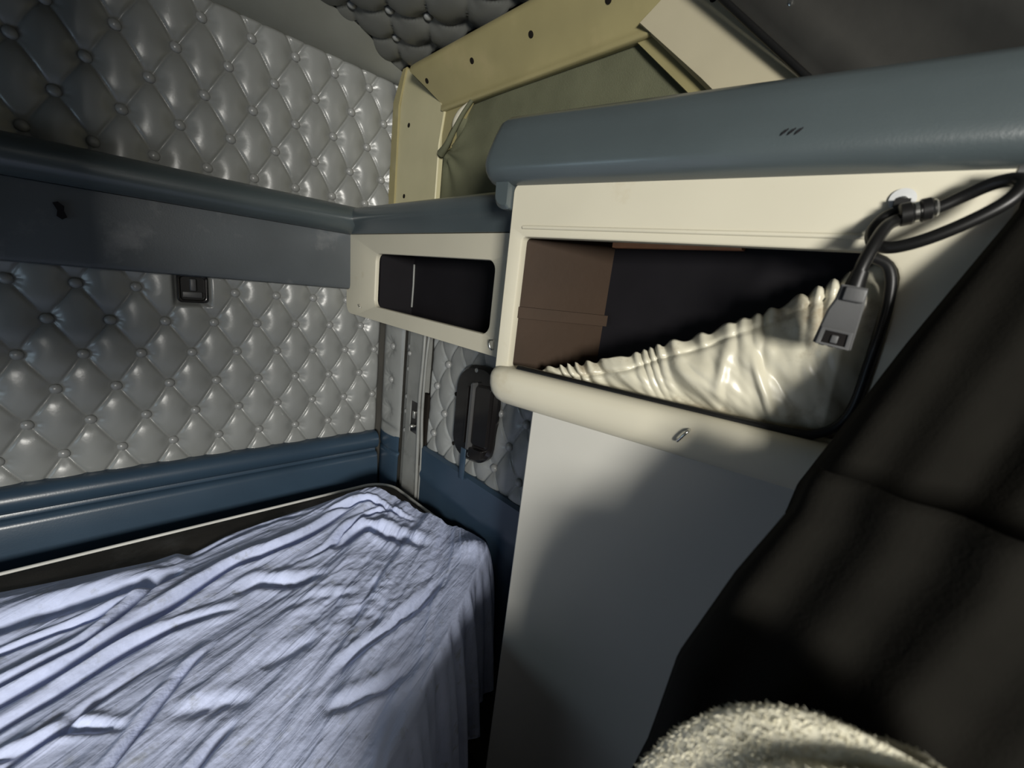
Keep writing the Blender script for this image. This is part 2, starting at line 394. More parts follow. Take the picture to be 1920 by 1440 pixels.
for i in range(-2, 6):
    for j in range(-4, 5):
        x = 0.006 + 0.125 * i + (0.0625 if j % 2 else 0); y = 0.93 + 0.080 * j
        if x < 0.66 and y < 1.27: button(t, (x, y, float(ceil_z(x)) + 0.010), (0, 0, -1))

# ------------------------------------------------------------------ rear wall rails and band
def railprof(cy, cz, ry, rz, back, n=14):
    p = [(back, cz + rz * 0.95)]
    for k in range(n + 1):
        a = math.radians(95 + 170 * k / n); p.append((cy + ry * math.cos(a), cz + rz * math.sin(a)))
    return p + [(back, cz - rz * 0.95)]
def xsweep(name, prof, x0, x1, mat, parent, n=24, end=0.0):
    return sweep(name, prof, [(lambda a, b, x=x0 + (x1 - x0) * k / n: (x, a, b)) for k in range(n + 1)], mat, parent)
t = root('padded_rail', (-0.4, 1.40, 0.10), 'slate blue padded roll rail running along rear wall under upper tufted panel', 'rail')
xsweep('roll', railprof(1.378, 0.140, 0.046, 0.041, 1.415), -1.40, 0.600, M['bluegrey'], t)
t = root('wall_band', (-0.4, 1.40, -0.07), 'flat scuffed slate vinyl band on rear wall under the padded rail', 'panel')
sweep('band', [(1.415, 0.108), (1.392, 0.106), (1.383, 0.098), (1.374, -0.055), (1.378, -0.066), (1.388, -0.070), (1.415, -0.070)], [(lambda a, b, x=-1.40 + 1.985 * k / 20: (x, a, b)) for k in range(21)], M['band'], t)
plate('patch', [(-0.066, 0.060), (-0.058, 0.064), (-0.049, 0.056), (-0.050, 0.046), (-0.046, 0.034), (-0.054, 0.028), (-0.062, 0.034), (-0.060, 0.046)], 1.3795, 1.3755, lambda a, b, w: (a, w + (0.098 - b) * -0.055, b), M['dark'], t)
t = root('navy_trim', (-0.4, 1.40, -0.9), 'glossy navy blue vinyl trim along rear wall behind the mattress', 'trim')
prof = [(1.424, -0.571)]
for k in range(9):
    a = math.radians(85 + 150 * k / 8); prof.append((1.386 + 0.030 * math.cos(a), -0.603 + 0.032 * math.sin(a)))
prof += [(1.386, -0.634), (1.382, -0.642)]
for k in range(7):
    a = math.radians(95 + 75 * k / 6); prof.append((1.384 + 0.020 * math.cos(a), -0.668 + 0.022 * math.sin(a)))
prof += [(1.360, -0.70), (1.350, -0.80), (1.345, FL + 0.01), (1.424, FL + 0.01)]
xsweep('moulding', prof, -1.40, 0.690, M['navy'], t)
# latch pocket in the lower panel
t = root('latch_box', (0.168, 1.41, -0.14), 'black recessed square latch let into tufted panel under the slate band', 'latch')
frame('bezel', rrect(0.136, 0.201, -0.138, -0.066, 0.010), rrect(0.142, 0.195, -0.131, -0.072, 0.008), 1.412, 1.392, lambda a, b, w: (a, w, b), M['black'], t, bev=0.003)
plate('pocket', rrect(0.141, 0.196, -0.132, -0.071, 0.008), 1.411, 1.408, lambda a, b, w: (a, w, b), M['rubber'], t)
box('tongue', (0.163, 1.394, -0.108), (0.177, 1.409, -0.076), M['plug'], t, bev=0.003)
box('catch', (0.147, 1.400, -0.126), (0.190, 1.409, -0.110), M['plug'], t, bev=0.002)

# ------------------------------------------------------------------ side wall: pilaster, jamb, door
t = root('corner_pad', (0.71, 1.32, -0.9), 'narrow tufted vinyl pad in the corner between rear panel and door jamb', 'panel')
def pil_h(u, v):
    h = 0.020 * np.sin(np.pi * np.clip((u - 1.250) / 0.135, 0, 1)) ** 0.6
    for bz in (-0.245, -0.362, -0.13, -0.47):
        r = np.hypot(u - 1.318, v - bz); th = np.arctan2(v - bz, u - 1.318)
        h = h - 0.017 * np.exp(-(r / 0.026) ** 2) + 0.0012 * np.cos(10 * th) * np.exp(-((r - 0.026) / 0.013) ** 2)
    h = h - 0.012 * np.exp(-((v + 0.530) / 0.012) ** 2) * np.sin(np.pi * np.clip((u - 1.250) / 0.135, 0, 1)) - 0.006 * np.exp(-((v + 0.615) / 0.006) ** 2)
    return h
nu, nv = 26, 120
u, v = np.meshgrid(np.linspace(1.250, 1.385, nu), np.linspace(-0.555, -0.148, nv), indexing='ij'); h = pil_h(u, v)
mk('padding', np.stack([0.712 - h, u, v], -1).reshape(-1, 3), gridfaces(nu, nv), M['quilt'], t)
u, v = np.meshgrid(np.linspace(1.250, 1.385, nu), np.linspace(-1.0, -0.553, nv), indexing='ij'); h = pil_h(u, v) * 0.8
mk('navy_foot', np.stack([0.710 - h, u, v], -1).reshape(-1, 3), gridfaces(nu, nv), M['navy'], t)
for bz in (-0.245, -0.362): button(t, (0.709, 1.318, bz), (-1, 0, 0))
t = root('door_jamb', (0.72, 1.17, -1.0), 'grey metal door jamb strip with black latch slot beside the corner pad', 'door jamb')
box('strip', (0.722, 1.208, -1.0), (0.738, 1.252, -0.148), M['jamb'], t, bev=0.002)
frame('jamb_plate', [(1.126, -1.0), (1.212, -1.0), (1.212, -0.148), (1.126, -0.148)], rrect(1.141, 1.182, -0.505, -0.400, 0.004), 0.738, 0.708, lambda a, b, w: (w, a, b), M['jamb'], t, bev=0.003)
plate('latch_slot', rrect(1.140, 1.183, -0.506, -0.399, 0.004), 0.737, 0.7105, lambda a, b, w: (w, a, b), M['black'], t)
lathe('striker_pin', [(0.006, 0), (0.006, 0.010), (0.003, 0.013)], (0.7105, 1.160, -0.482), (-1, 0, 0), M['zinc'], t)
box('striker_bar', (0.704, 1.152, -0.455), (0.712, 1.164, -0.430), M['zinc'], t, bev=0.002)
for i, z in enumerate((-0.23, -0.305, -0.40, -0.452, -0.52)): button(t, (0.721, 1.228, z), (-1, 0, 0), 0.75)
button(t, (0.707, 1.205, -0.248), (-1, 0, 0), 0.7)
tube('seal', catmull([(0.706, 1.122, -0.148), (0.704, 1.120, -0.25), (0.703, 1.124, -0.40), (0.704, 1.117, -0.55), (0.706, 1.112, -0.75), (0.706, 1.112, -1.0)], 8), 0.0055, M['jamb'], t)
tube('seal', catmull([(0.710, 1.101, -0.148), (0.706, 1.106, -0.25), (0.706, 1.108, -0.42), (0.708, 1.098, -0.60), (0.708, 1.098, -1.0)], 8), 0.0045, M['jamb'], t)
box('seal_gap', (0.716, 1.094, -0.61), (0.730, 1.126, -0.36), M['hole'], t, bev=0.003)
t = root('luggage_door', (0.71, 0.8, -1.0), 'side door with loose tufted vinyl top and navy lower half beside the closet', 'door')
AD, BD = 0.0975, 0.0775
def door_h(u, v):
    h = tuft(u, v, 1.061, -0.322, a=AD, b=BD, H=0.013, seed=31)
    k = np.clip(np.maximum(np.abs(u - 0.850) - 0.062, np.abs(v + 0.347) - 0.115) / 0.02, 0, 1)
    return h * k + 0.006 * (1 - k)
tufted('padding', (0.497, 1.096), (-0.560, -0.148), 0.003, door_h, lambda u, v, h: (0.726 - h, u, v), M['quilt'], t)
for (y, z) in ((1.012, -0.245), (1.061, -0.322), (1.012, -0.397), (0.688, -0.245), (0.768, -0.322), (0.671, -0.322), (0.720, -0.397), (1.061, -0.475), (0.768, -0.475), (0.671, -0.475)):
    button(t, (0.7255, y, z), (-1, 0, 0))
for (y, z) in ((0.963, -0.322), (0.955, -0.472)): lathe('button_hole', [(0.006, 0), (0.006, 0.003), (0.004, 0.004)], (0.725, y, z), (-1, 0, 0), M['hole'], t, 12)
prof = [(0.738, -0.526), (0.712, -0.528), (0.704, -0.536), (0.706, -0.610), (0.701, -0.622), (0.705, -0.64), (0.707, -1.0), (0.738, -1.0)]
sweep('navy_panel', prof, [(lambda a, b, y=1.092 - 0.595 * k / 12: (a, y, b)) for k in range(13)], M['navy'], t)
box('strap', (0.696, 0.862, -0.545), (0.701, 0.884, -0.452), M['navy'], t, bev=0.0015)
# flush handle
t = root('door_handle', (0.71, 0.85, -0.48), 'glossy black oval flush handle in the tufted side door', 'handle')
hx = lambda a, b, w: (0.718 - w, a, b + (a - 0.85) * -0.12)
plate('base', rrect(0.764, 0.934, -0.482, -0.212, 0.066, 8), 0.0, 0.020, hx, M['black'], t, bev=0.009)
plate('groove', rrect(0.848, 0.868, -0.440, -0.262, 0.009), 0.012, 0.0205, hx, M['hole'], t)
plate('ridge', rrect(0.868, 0.875, -0.432, -0.270, 0.003), 0.012, 0.026, hx, M['black'], t, bev=0.002)
plate('finger_rail', rrect(0.838, 0.848, -0.444, -0.256, 0.004), 0.012, 0.036, hx, M['plug'], t, bev=0.003)
plate('paddle', rrect(0.774, 0.836, -0.430, -0.262, 0.010), 0.012, 0.029, hx, M['black'], t, bev=0.005)
plate('keeper', rrect(0.786, 0.842, -0.462, -0.436, 0.004), 0.012, 0.032, hx, M['black'], t, bev=0.003)
for z in (-0.225, -0.462): lathe('screw', [(0.006, 0), (0.006, 0.002), (0.003, 0.003)], hx(0.850, z, 0.019), (-1, 0, 0), M['zinc'], t, 12)

# ------------------------------------------------------------------ upper side wall: beige frame, cloth, liner
sx = lambda a, b, w: (0.717 + 0.0 - w, a, b)
t = root('window_frame', (0.71, 0.8, 0.17), 'yellowed beige sheet metal frame with screw holes round the olive cloth', 'frame')
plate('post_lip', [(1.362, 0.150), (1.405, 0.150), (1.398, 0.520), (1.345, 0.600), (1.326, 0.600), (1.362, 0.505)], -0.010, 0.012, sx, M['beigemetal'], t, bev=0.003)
post = plate('post_plate', [(1.130, 0.150), (1.368, 0.150), (1.362, 0.500), (1.335, 0.600), (1.118, 0.458), (1.112, 0.440), (1.128, 0.360)], -0.010, 0.006, sx, M['postlit'], t, bev=0.003)
# header: a strip tilted inward, with its rolled lower flange
def header(y, s):   # s 0 lower edge .. 1 upper edge
    return (0.724 - 0.062 * s, y, 0.452 + 0.098 * s)
prof = []
vs = []; st = np.linspace(0, 1, 40); cross = [(-0.16, 0.030), (-0.10, 0.010), (-0.05, -0.010), (-0.01, -0.019), (0.03, -0.020), (0.08, -0.012), (0.15, -0.002), (0.55, 0.0), (0.97, 0.0), (1.06, 0.010), (1.10, 0.03)]
for k in st:
    for s, d in cross:
        ys = 1.118 + 0.112 * max(0, min(1, s)); ye = 0.455 - 0.045 * max(0, min(1, s))
        p = header(ys + (ye - ys) * k, s); vs.append((p[0] + d * 0.85, p[1], p[2] + d * 0.53))
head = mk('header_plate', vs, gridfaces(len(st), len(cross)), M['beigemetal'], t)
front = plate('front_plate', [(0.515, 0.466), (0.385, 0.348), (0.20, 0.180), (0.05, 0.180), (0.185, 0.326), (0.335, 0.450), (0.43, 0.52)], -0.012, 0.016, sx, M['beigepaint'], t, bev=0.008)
plate('front_flange', [(0.545, 0.466), (0.412, 0.345), (0.23, 0.180), (0.16, 0.180), (0.355, 0.350), (0.488, 0.472)], -0.016, 0.000, sx, M['beigemetal'], t, bev=0.003)  # flange lies in shade, so it takes the darkened metal
def hole(par, y, z, x=0.711, r=0.0065, nrm=(-1, 0, 0)): lathe('screw_hole', [(r, -0.002), (r, 0.0012), (r * .8, 0.0014)], (x, y, z), nrm, M['hole'], par, 12)
hole(post, 1.302, 0.438); hole(post, 1.308, 0.236); hole(front, 0.252, 0.357, 0.701, 0.0085); hole(front, 0.380, 0.457, 0.701, 0.007)
for y, s in ((1.165, 0.66), (0.965, 0.64), (0.765, 0.62), (0.572, 0.60)):
    p = header(y, s); hole(head, p[1], p[2], p[0], 0.0065, (-0.845, 0, -0.534))
p = header(1.075, 0.12); hole(head, p[1], p[2], p[0], 0.008, (-0.845, 0, -0.534))
# olive cloth stretched in the frame, puckered at its torn corner
nu, nv = 110, 60
u, v = np.meshgrid(np.linspace(0.15, 1.155, nu), np.linspace(0.14, 0.478, nv), indexing='ij')
cx_, cy_ = 1.118, 0.345
r = np.hypot(u - cx_, v - cy_); th = np.arctan2(v - cy_, u - cx_)
w = 0.006 * fbm(u * 7, v * 9, 51) + 0.007 * np.cos(9 * th + 1.0) * np.exp(-r / 0.09) - 0.004 * np.cos(3 * (u * 2 + v * 9)) * 0.3
# the loosened corner: cloth pulled down and away from the header
k = np.exp(-(((u - 1.09) / 0.045) ** 2 + ((v - 0.43) / 0.055) ** 2))
uu = u - 0.050 * k; vv = v - 0.02 * k
o = mk('cloth_temp', np.stack([0.733 - w - 0.014 * k, uu, vv], -1).reshape(-1, 3), gridfaces(nu, nv), M['olive'])
o.name = 'window_cloth'; tag(o, 'olive green cloth stretched inside the beige frame, torn at its corner', 'cloth')
t2 = root('exposed_padding', (0.72, 1.09, 0.36), 'torn cream and brown padding showing at the corner of the olive cloth', 'padding')
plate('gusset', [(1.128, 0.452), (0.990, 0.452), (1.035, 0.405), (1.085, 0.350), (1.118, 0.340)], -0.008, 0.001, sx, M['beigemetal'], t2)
tube('foam_edge', catmull([(0.714, 0.998, 0.443), (0.710, 1.028, 0.424), (0.709, 1.050, 0.402), (0.712, 1.062, 0.380)], 6), lambda s: 0.007 * (0.4 + math.sin(math.pi * s)), M['cream'], t2)
tube('brown_strip', catmull([(0.714, 1.052, 0.396), (0.712, 1.070, 0.376), (0.713, 1.088, 0.352)], 6), 0.008, M['brown'], t2)
tube('cloth_roll', catmull([(0.712, 0.984, 0.448), (0.705, 1.012, 0.418), (0.702, 1.042, 0.384), (0.704, 1.078, 0.350), (0.708, 1.110, 0.334)], 6), lambda s: 0.0050 + 0.006 * s * s, M['olive'], t2)
# dark liner toward the cab
t = root('side_liner', (0.70, 0.0, 0.15), 'dark grey liner beyond the beige frame above the padded cabinet top', 'liner')
def liner(a, w, xf=None):
    return None
nu, nv = 60, 30; vs = []
for i in range(nu):
    a = i / (nu - 1)                 # along, away from the beige edge
    for j in range(nv):
        b = j / (nv - 1)
        y = 0.545 - 0.46 * b - 1.3 * a; z = 0.62 - 0.44 * b
        rib = 0.010 * math.exp(-((a - 0.035) / 0.012) ** 2) + 0.022 * (1 / (1 + math.exp(-(a - 0.13) / 0.012))) + 0.008 * math.exp(-((a - 0.33) / 0.03) ** 2)
        vs.append((0.706 - rib - 0.06 * (1 - b) * 0.6, y, z))
mk('liner_skin', vs, gridfaces(nu, nv), M['darkliner'], t)
tube('edge_seal', [(0.700 - 0.036 * (1 - b), 0.548 - 0.46 * b, 0.62 - 0.44 * b) for b in np.linspace(0, 1, 20)], 0.005, M['rubber'], t)
lathe('rivet', [(0.004, 0), (0.004, 0.002), (0.002, 0.003)], (0.683, 0.262, 0.402), (-1, 0, 0), M['chrome'], t, 12)

# ------------------------------------------------------------------ small cubby in the corner
XC = 0.575
cx = lambda a, b, w: (XC - w, a, b)
t = root('corner_cubby', (0.64, 1.0, -0.142), 'small cream cubby box with one rounded opening in the corner under the slate pad', 'shelf')
frame('face_frame', rrect(0.575, 1.405, -0.146, 0.100, (0.005, 0.035, 0.004, 0.004)), rrect(0.676, 1.203, -0.104, 0.046, 0.022), -0.012, 0.0, cx, M['cream'], t, bev=0.005)
box('bottom_board', (XC + 0.010, 0.58, -0.140), (0.735, 1.400, -0.130), M['cream'], t)
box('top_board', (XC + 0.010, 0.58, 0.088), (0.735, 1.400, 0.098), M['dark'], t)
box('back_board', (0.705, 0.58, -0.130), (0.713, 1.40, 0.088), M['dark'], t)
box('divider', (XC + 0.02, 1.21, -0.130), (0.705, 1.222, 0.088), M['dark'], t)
tube('inner_seam', [(0.702, 1.205, 0.03), (0.702, 1.203, -0.03), (0.702, 1.205, -0.10)], 0.003, M['jamb'], t)
def hook(parent, p, nrm, s=1.0, tilt=0.5):
    n = Vector(nrm).normalized(); z = Vector((0, 0, 1)); y = n.cross(z)
    P = Vector(p); d = (z * math.cos(tilt) + y * math.sin(tilt))
    pts = [P - d * 0.011 * s, P - d * 0.011 * s + n * 0.008 * s, P - d * 0.004 * s + n * 0.012 * s, P + d * 0.010 * s + n * 0.012 * s, P + d * 0.013 * s + n * 0.006 * s, P + d * 0.013 * s]
    return tube('hook', catmull(pts, 5), 0.0022 * s, M['chrome'], parent, 8)
hook(t, (XC, 0.655, -0.122), (-1, 0, 0), 0.8, 0.3); hook(t, (XC, 1.290, -0.113), (-1, 0, 0), 0.6, 1.0)
t = root('cubby_pad', (0.60, 1.0, 0.10), 'low slate blue padded top on the small corner cubby', 'pad')
prof = [(0.735, 0.170), (0.60, 0.180)]
for k in range(9):
    a = math.radians(100 + 125 * k / 8); prof.append((0.588 + 0.030 * math.cos(a), 0.148 + 0.031 * math.sin(a)))
prof += [(0.570, 0.100), (0.735, 0.100)]
sweep('pad', prof, [(lambda a, b, y=1.412 - 0.84 * k / 20: (a + 0.055 * max(0, (y - 1.36)) / 0.05 * 0, y, b)) for k in range(21)], M['bluegrey'], t)

# ------------------------------------------------------------------ large cabinet; its face stands at an angle to the side wall
L0 = Vector((0.506, 0.624, 0)); E_ = Vector((0.2205, -0.9754, 0)); N_ = Vector((0.9754, 0.2205, 0))
def F(u, z, w=0.0):           # u along the face toward the cab, w out into the room
    p = L0 + E_ * u - N_ * w; return (p.x, p.y, z)
fx = lambda a, b, w: F(a, b, w)
t = root('overhead_cabinet', (0.62, 0.3, -0.21), 'large cream cabinet with wide dark opening and slate blue padded top', 'cabinet')
frame('face_frame', rrect(0.046, 0.645, -0.155, 0.170, (0.004, 0.004, 0.004, 0.014)), rrect(0.076, 0.574, -0.142, 0.083, (0.006, 0.03, 0.035, 0.008)), -0.016, 0.0, fx, M['cream'], t, bev=0.004)
tube('moulding', [F(u, 0.0985, 0.000) for u in np.linspace(0.075, 0.545, 12)], 0.0032, M['cream'], t)
# padded top
def padst(u, s):
    return lambda a, b: F(u, 0.215 + (b - 0.215) * s, -0.06 + (a + 0.06) * (0.55 + 0.45 * s))
prof = [(-0.065, 0.284), (-0.05, 0.286), (-0.020, 0.280), (-0.004, 0.268), (0.008, 0.246), (0.019, 0.222), (0.026, 0.203), (0.028, 0.191), (0.025, 0.180), (0.017, 0.171), (0.006, 0.165), (-0.02, 0.163), (-0.065, 0.163)]
us = [(-0.004, 0.72), (0.000, 0.88), (0.006, 0.96), (0.014, 1.0)] + [(0.014 + 0.62 * k / 20, 1.0) for k in range(1, 21)] + [(0.655, 0.97), (0.668, 0.88), (0.674, 0.7)]
sweep('top_pad', prof, [padst(u, s) for u, s in us], M['bluegrey'], t)
o = plate('pad_end_flap', rrect(0.014, 0.046, 0.126, 0.192, (0.022, 0.004, 0.004, 0.004)), -0.03, 0.012, fx, M['bluegrey'], t, bev=0.006)
for k in range(3):
    plate('pad_nick', [(0.430 + 0.007 * k, 0.2015), (0.4335 + 0.007 * k, 0.2045), (0.4365 + 0.007 * k, 0.2085), (0.432 + 0.007 * k, 0.205)], 0.010, 0.0285, fx, M['dark'], t)
# lip below the opening
prof = [(-0.03, -0.141), (0.010, -0.141), (0.020, -0.143), (0.027, -0.150), (0.030, -0.160), (0.029, -0.178), (0.023, -0.194), (0.012, -0.206), (0.0, -0.211), (-0.03, -0.211)]
def lipst(u, s): return lambda a, b: F(u, -0.165 + (b + 0.165) * s, -0.03 + (a + 0.03) * (0.3 + 0.7 * s))
us = [(0.047, 0.35), (0.050, 0.62), (0.056, 0.80), (0.066, 0.92), (0.082, 1.0)] + [(0.082 + 0.56 * k / 16, 1.0) for k in range(1, 17)]
sweep('bottom_lip', prof, [lipst(u, s) for u, s in us], M['cream'], t)
hook(t, F(0.397, -0.171, 0.029), tuple(-N_), 0.9, -0.55)
# gasket round the opening's right-hand end and foot
gl = [F(0.10, -0.1405, 0.002), F(0.30, -0.1405, 0.002), F(0.50, -0.139, 0.002), F(0.545, -0.130, 0.002), F(0.566, -0.10, 0.002), F(0.570, -0.04, 0.002), F(0.570, 0.03, 0.002), F(0.562, 0.066, 0.002), F(0.543, 0.078, 0.002)]
tube('gasket', catmull(gl, 8), 0.0058, M['rubber'], t)
# carcass
def quadbox(name, p, q, z0, z1, th, mat):   # upright board from p to q (x, y)
    P, Q = Vector((*p, 0)), Vector((*q, 0)); d = (Q - P).normalized(); n = Vector((-d.y, d.x, 0)) * th
    vs = [(*(P + s).xy, z) for z in (z0, z1) for s in (Vector(), n)] + [(*(Q + s).xy, z) for z in (z0, z1) for s in (Vector(), n)]
    return outward(mk(name, vs, [(0, 1, 3, 2), (4, 5, 7, 6), (0, 1, 5, 4), (2, 3, 7, 6), (0, 2, 6, 4), (1, 3, 7, 5)], mat, t, smooth=False))
A0 = F(0.060, 0, -0.017)
quadbox('end_board', (A0[0], A0[1]), (0.704, 0.486), -0.205, 0.165, 0.008, M['brown'])
sw = [(0.0, 0.0), (0.010, -0.004), (0.010, -0.020), (0.0, -0.026)]
P0, P1 = Vector((A0[0] + 0.004, A0[1] - 0.003, -0.034)), Vector((0.700, 0.484, -0.034))
box('end_ledge', (0, 0, 0), (1, 1, 1), M['brown'], t, xf=lambda p: tuple(P0.lerp(P1, p[0]) + Vector((-0.4, -0.92, 0)) * (0.014 * p[1]) + Vector((0, 0, -0.02 * p[2]))))
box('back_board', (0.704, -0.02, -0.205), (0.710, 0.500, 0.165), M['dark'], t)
def under(name, z0, z1, mat):
    a, b = F(0.05, 0, -0.018), F(0.642, 0, -0.018)
    pts = [(a[0], a[1]), (0.702, a[1] - 0.05), (0.702, b[1]), (b[0], b[1])]
    vs = [(x, y, z) for z in (z0, z1) for x, y in pts]
    return outward(mk(name, vs, [(0, 1, 2, 3), (4, 5, 6, 7), (0, 1, 5, 4), (1, 2, 6, 5), (2, 3, 7, 6), (3, 0, 4, 7)], mat, t, smooth=False))
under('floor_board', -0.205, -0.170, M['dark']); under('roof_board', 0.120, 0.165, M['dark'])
box('light_leak', (0.688, 0.255, 0.0905), (0.702, 0.482, 0.099), M['orange'], t)  # added strip that paints the orange light leaking in at the back
# gathered pocket
t = root('gathered_pocket', (0.60, 0.25, -0.14), 'cream elastic gathered vinyl pocket sagging across the cabinet opening', 'pocket')
top = [(0.130, -0.139), (0.209, -0.113), (0.278, -0.089), (0.330, -0.061), (0.384, -0.037), (0.419, -0.014), (0.453, 0.003), (0.481, 0.023), (0.515, 0.047), (0.536, 0.061), (0.553, 0.071), (0.567, 0.075)]
nu, nv = 260, 46
tu = np.array([p[0] for p in top]); tz = np.array([p[1] for p in top])
us = np.linspace(0.130, 0.567, nu)
verts = np.zeros((nu, nv, 3))
for i, uu in enumerate(us):
    z1 = np.interp(uu, tu, tz); s = (uu - 0.130) / 0.437
    for j in range(nv):
        q = j / (nv - 1)                       # 0 hem .. 1 foot
        ub = uu + 0.045 * math.sin(math.pi * s) * q
        zb = -0.142
        z = z1 + (zb - z1) * q
        hgt = (z1 - zb)
        drop = q * hgt
        gath = math.exp(-drop / 0.030)
        jit = float(lattice_noise(np.array([uu * 21.0]), np.array([1.5]), 71)[0])
        ph = uu * 300 + 14 * jit + 3.0 * math.sin(uu * 61)
        lean = ub * 34 - drop * 40 + 5.0 * jit
        bul = 0.030 * math.sin(math.pi * min(1, q)) ** 0.8 * min(1, hgt / 0.12)
        ridge = max(0.0, math.sin(lean)) ** 6
        w = -0.030 + bul + 0.0050 * gath * math.sin(ph) * (0.5 + jit) + 0.0085 * ridge * (0.4 + 0.6 * q) * (1 - q ** 6) + 0.020 * (float(fbm(np.array([uu * 20.0 + z * 14]), np.array([z * 16.0]), 77, 3)[0]) - .5)
        w += -0.004 * math.exp(-((drop - 0.017) / 0.003) ** 2)      # stitched casing line
        if s > 0.93: w -= 0.02 * ((s - 0.93) / 0.07)
        z += 0.0040 * math.sin(ph + 0.8) * (0.4 + jit) * math.exp(-drop / 0.008)
        verts[i, j] = F(ub, z, w)
o = mk('pocket_skin', verts.reshape(-1, 3), gridfaces(nu, nv), M['sack'], t)
sd = o.modifiers.new('thickness', 'SOLIDIFY'); sd.thickness = 0.002; sd.offset = -1
# closet under the cabinet
t = root('closet', (0.66, 0.25, FL), 'tall plain grey cream closet under the overhead cabinet lip', 'closet')
a, b = F(0.141, 0, 0.0), F(0.640, 0, 0.0)
loop = [(a[0] + 0.016, a[1] + 0.006)] + [(a[0] + 0.010 - 0.010 * math.sin(k * math.pi / 8), a[1] + 0.006 * math.cos(k * math.pi / 8)) for k in range(5)] + [(b[0], b[1]), (0.735, b[1]), (0.735, a[1] + 0.006)]
plate('panel', loop, FL, -0.205, lambda x, y, w: (x, y, w), M['closet'], t)
box('kick_strip', (0.0, 0.0, 0.0), (1, 1, 1), M['black'], t, xf=lambda p: F(0.145 + 0.49 * p[0], FL + 0.05 * p[1], -0.004 + 0.008 * p[2]))

# ------------------------------------------------------------------ cable, clamp and plug hung from the cabinet face
t = root('cable', F(0.57, 0.08, 0.03), 'black rubber cable looped from a clamp on the cabinet face down to a plug', 'cable')
path = [F(0.533, 0.036, 0.058), F(0.5345, 0.060, 0.058), F(0.540, 0.085, 0.050), F(0.546, 0.103, 0.036), F(0.555, 0.113, 0.021), F(0.572, 0.120, 0.019), F(0.585, 0.126, 0.019), F(0.600, 0.136, 0.021), F(0.616, 0.145, 0.028), F(0.628, 0.146, 0.036), F(0.632, 0.139, 0.043), F(0.624, 0.124, 0.046), F(0.604, 0.107, 0.045), F(0.580, 0.092, 0.042), F(0.560, 0.084, 0.038), F(0.547, 0.084, 0.034), F(0.539, 0.091, 0.026), F(0.538, 0.104, 0.018), F(0.545, 0.117, 0.012), F(0.556, 0.125, 0.009)]
tube('cord', catmull(path, 10), 0.0062, M['rubber'], t, 14)
t = root('cable_clamp', F(0.56, 0.11, 0.0), 'black rubber cable clamp with white washer and steel band on cabinet face', 'clamp')
lathe('washer', [(0.0115, 0), (0.0115, 0.002), (0.004, 0.0026)], F(0.556, 0.137, 0.0005), tuple(-N_), M['whitewash'], t, 24)
lathe('screw_head', [(0.0055, 0), (0.0055, 0.003), (0.003, 0.0045)], F(0.556, 0.1345, 0.0025), tuple(-N_), M['chrome'], t, 12)
ax0, ax1 = Vector(F(0.555, 0.1175, 0.020)), Vector(F(0.590, 0.1275, 0.020)); axd = (ax1 - ax0).normalized()
def ringlathe(nm, s0, s1, r, mat): return lathe(nm, [(r * .85, 0), (r, 0.0015), (r, (s1 - s0) - 0.0015), (r * .85, s1 - s0)], ax0 + axd * s0, axd, mat, t, 18)
ringlathe('rubber_cushion', 0.000, 0.011, 0.0115, M['rubber']); ringlathe('steel_band', 0.0105, 0.0165, 0.0102, M['chrome']); ringlathe('rubber_cushion', 0.016, 0.026, 0.0115, M['rubber']); ringlathe('end_ferrule', 0.0265, 0.0295, 0.0092, M['zinc'])
box('bracket', (0, 0, 0), (1, 1, 1), M['rubber'], t, xf=lambda p: F(0.549 + 0.013 * p[0], 0.112 + 0.024 * p[1], 0.001 + 0.012 * p[2]))
t = root('plug', F(0.527, -0.024, 0.04), 'dark grey rectangular plug with socket hanging in front of the cream pocket', 'plug')
def PL(p):      # plug's own axes: across, along (0 top .. 1 foot), out
    return F(0.5315 + 0.0345 * (p[0] - 0.5) - 0.004 * p[1] , 0.040 - 0.064 * p[1] - 0.004 * (p[0] - .5), 0.048 + 0.022 * p[2] - 0.004 * p[1])
def plbox(nm, lo, hi, mat, bev=0.0, fn=PL, par=None): return box(nm, lo, hi, mat, par or t, bev=bev, xf=fn)
vs = []
loop = [(0.22, 0.0), (0.86, 0.0), (0.93, 0.28), (1.0, 0.98), (0.02, 0.98), (0.10, 0.42), (0.20, 0.22)]
hs = plate('housing', loop, 0.0, 1.0, lambda a, b, w: PL((a, b, w)), M['plug'], t, bev=0.05)
plbox('latch_tab', (0.34, 0.02, 0.92), (0.86, 0.24, 1.22), M['plug'], 0.03)
frame('socket_rim', [(0.10, 0.70), (0.90, 0.70), (0.94, 0.99), (0.07, 0.99)], [(0.22, 0.75), (0.80, 0.75), (0.82, 0.95), (0.20, 0.95)], 0.9, 1.12, lambda a, b, w: PL((a, b, w)), M['plug'], t, bev=0.02)
plbox('socket', (0.20, 0.74, 0.95), (0.82, 0.96, 1.03), M['black'])
plbox('socket_key', (0.42, 0.80, 1.0), (0.60, 0.93, 1.12), M['plug'], 0.02)
for a in (0.18, 0.42, 0.66): plbox('contact', (a, 0.965, 0.45), (a + 0.14, 1.005, 0.80), M['chrome'], par=hs)
tube('strain_relief', [F(0.533, 0.034, 0.058), F(0.5335, 0.045, 0.058), F(0.5345, 0.056, 0.058)], lambda s: 0.0095 - 0.002 * s, M['rubber'], t, 12)

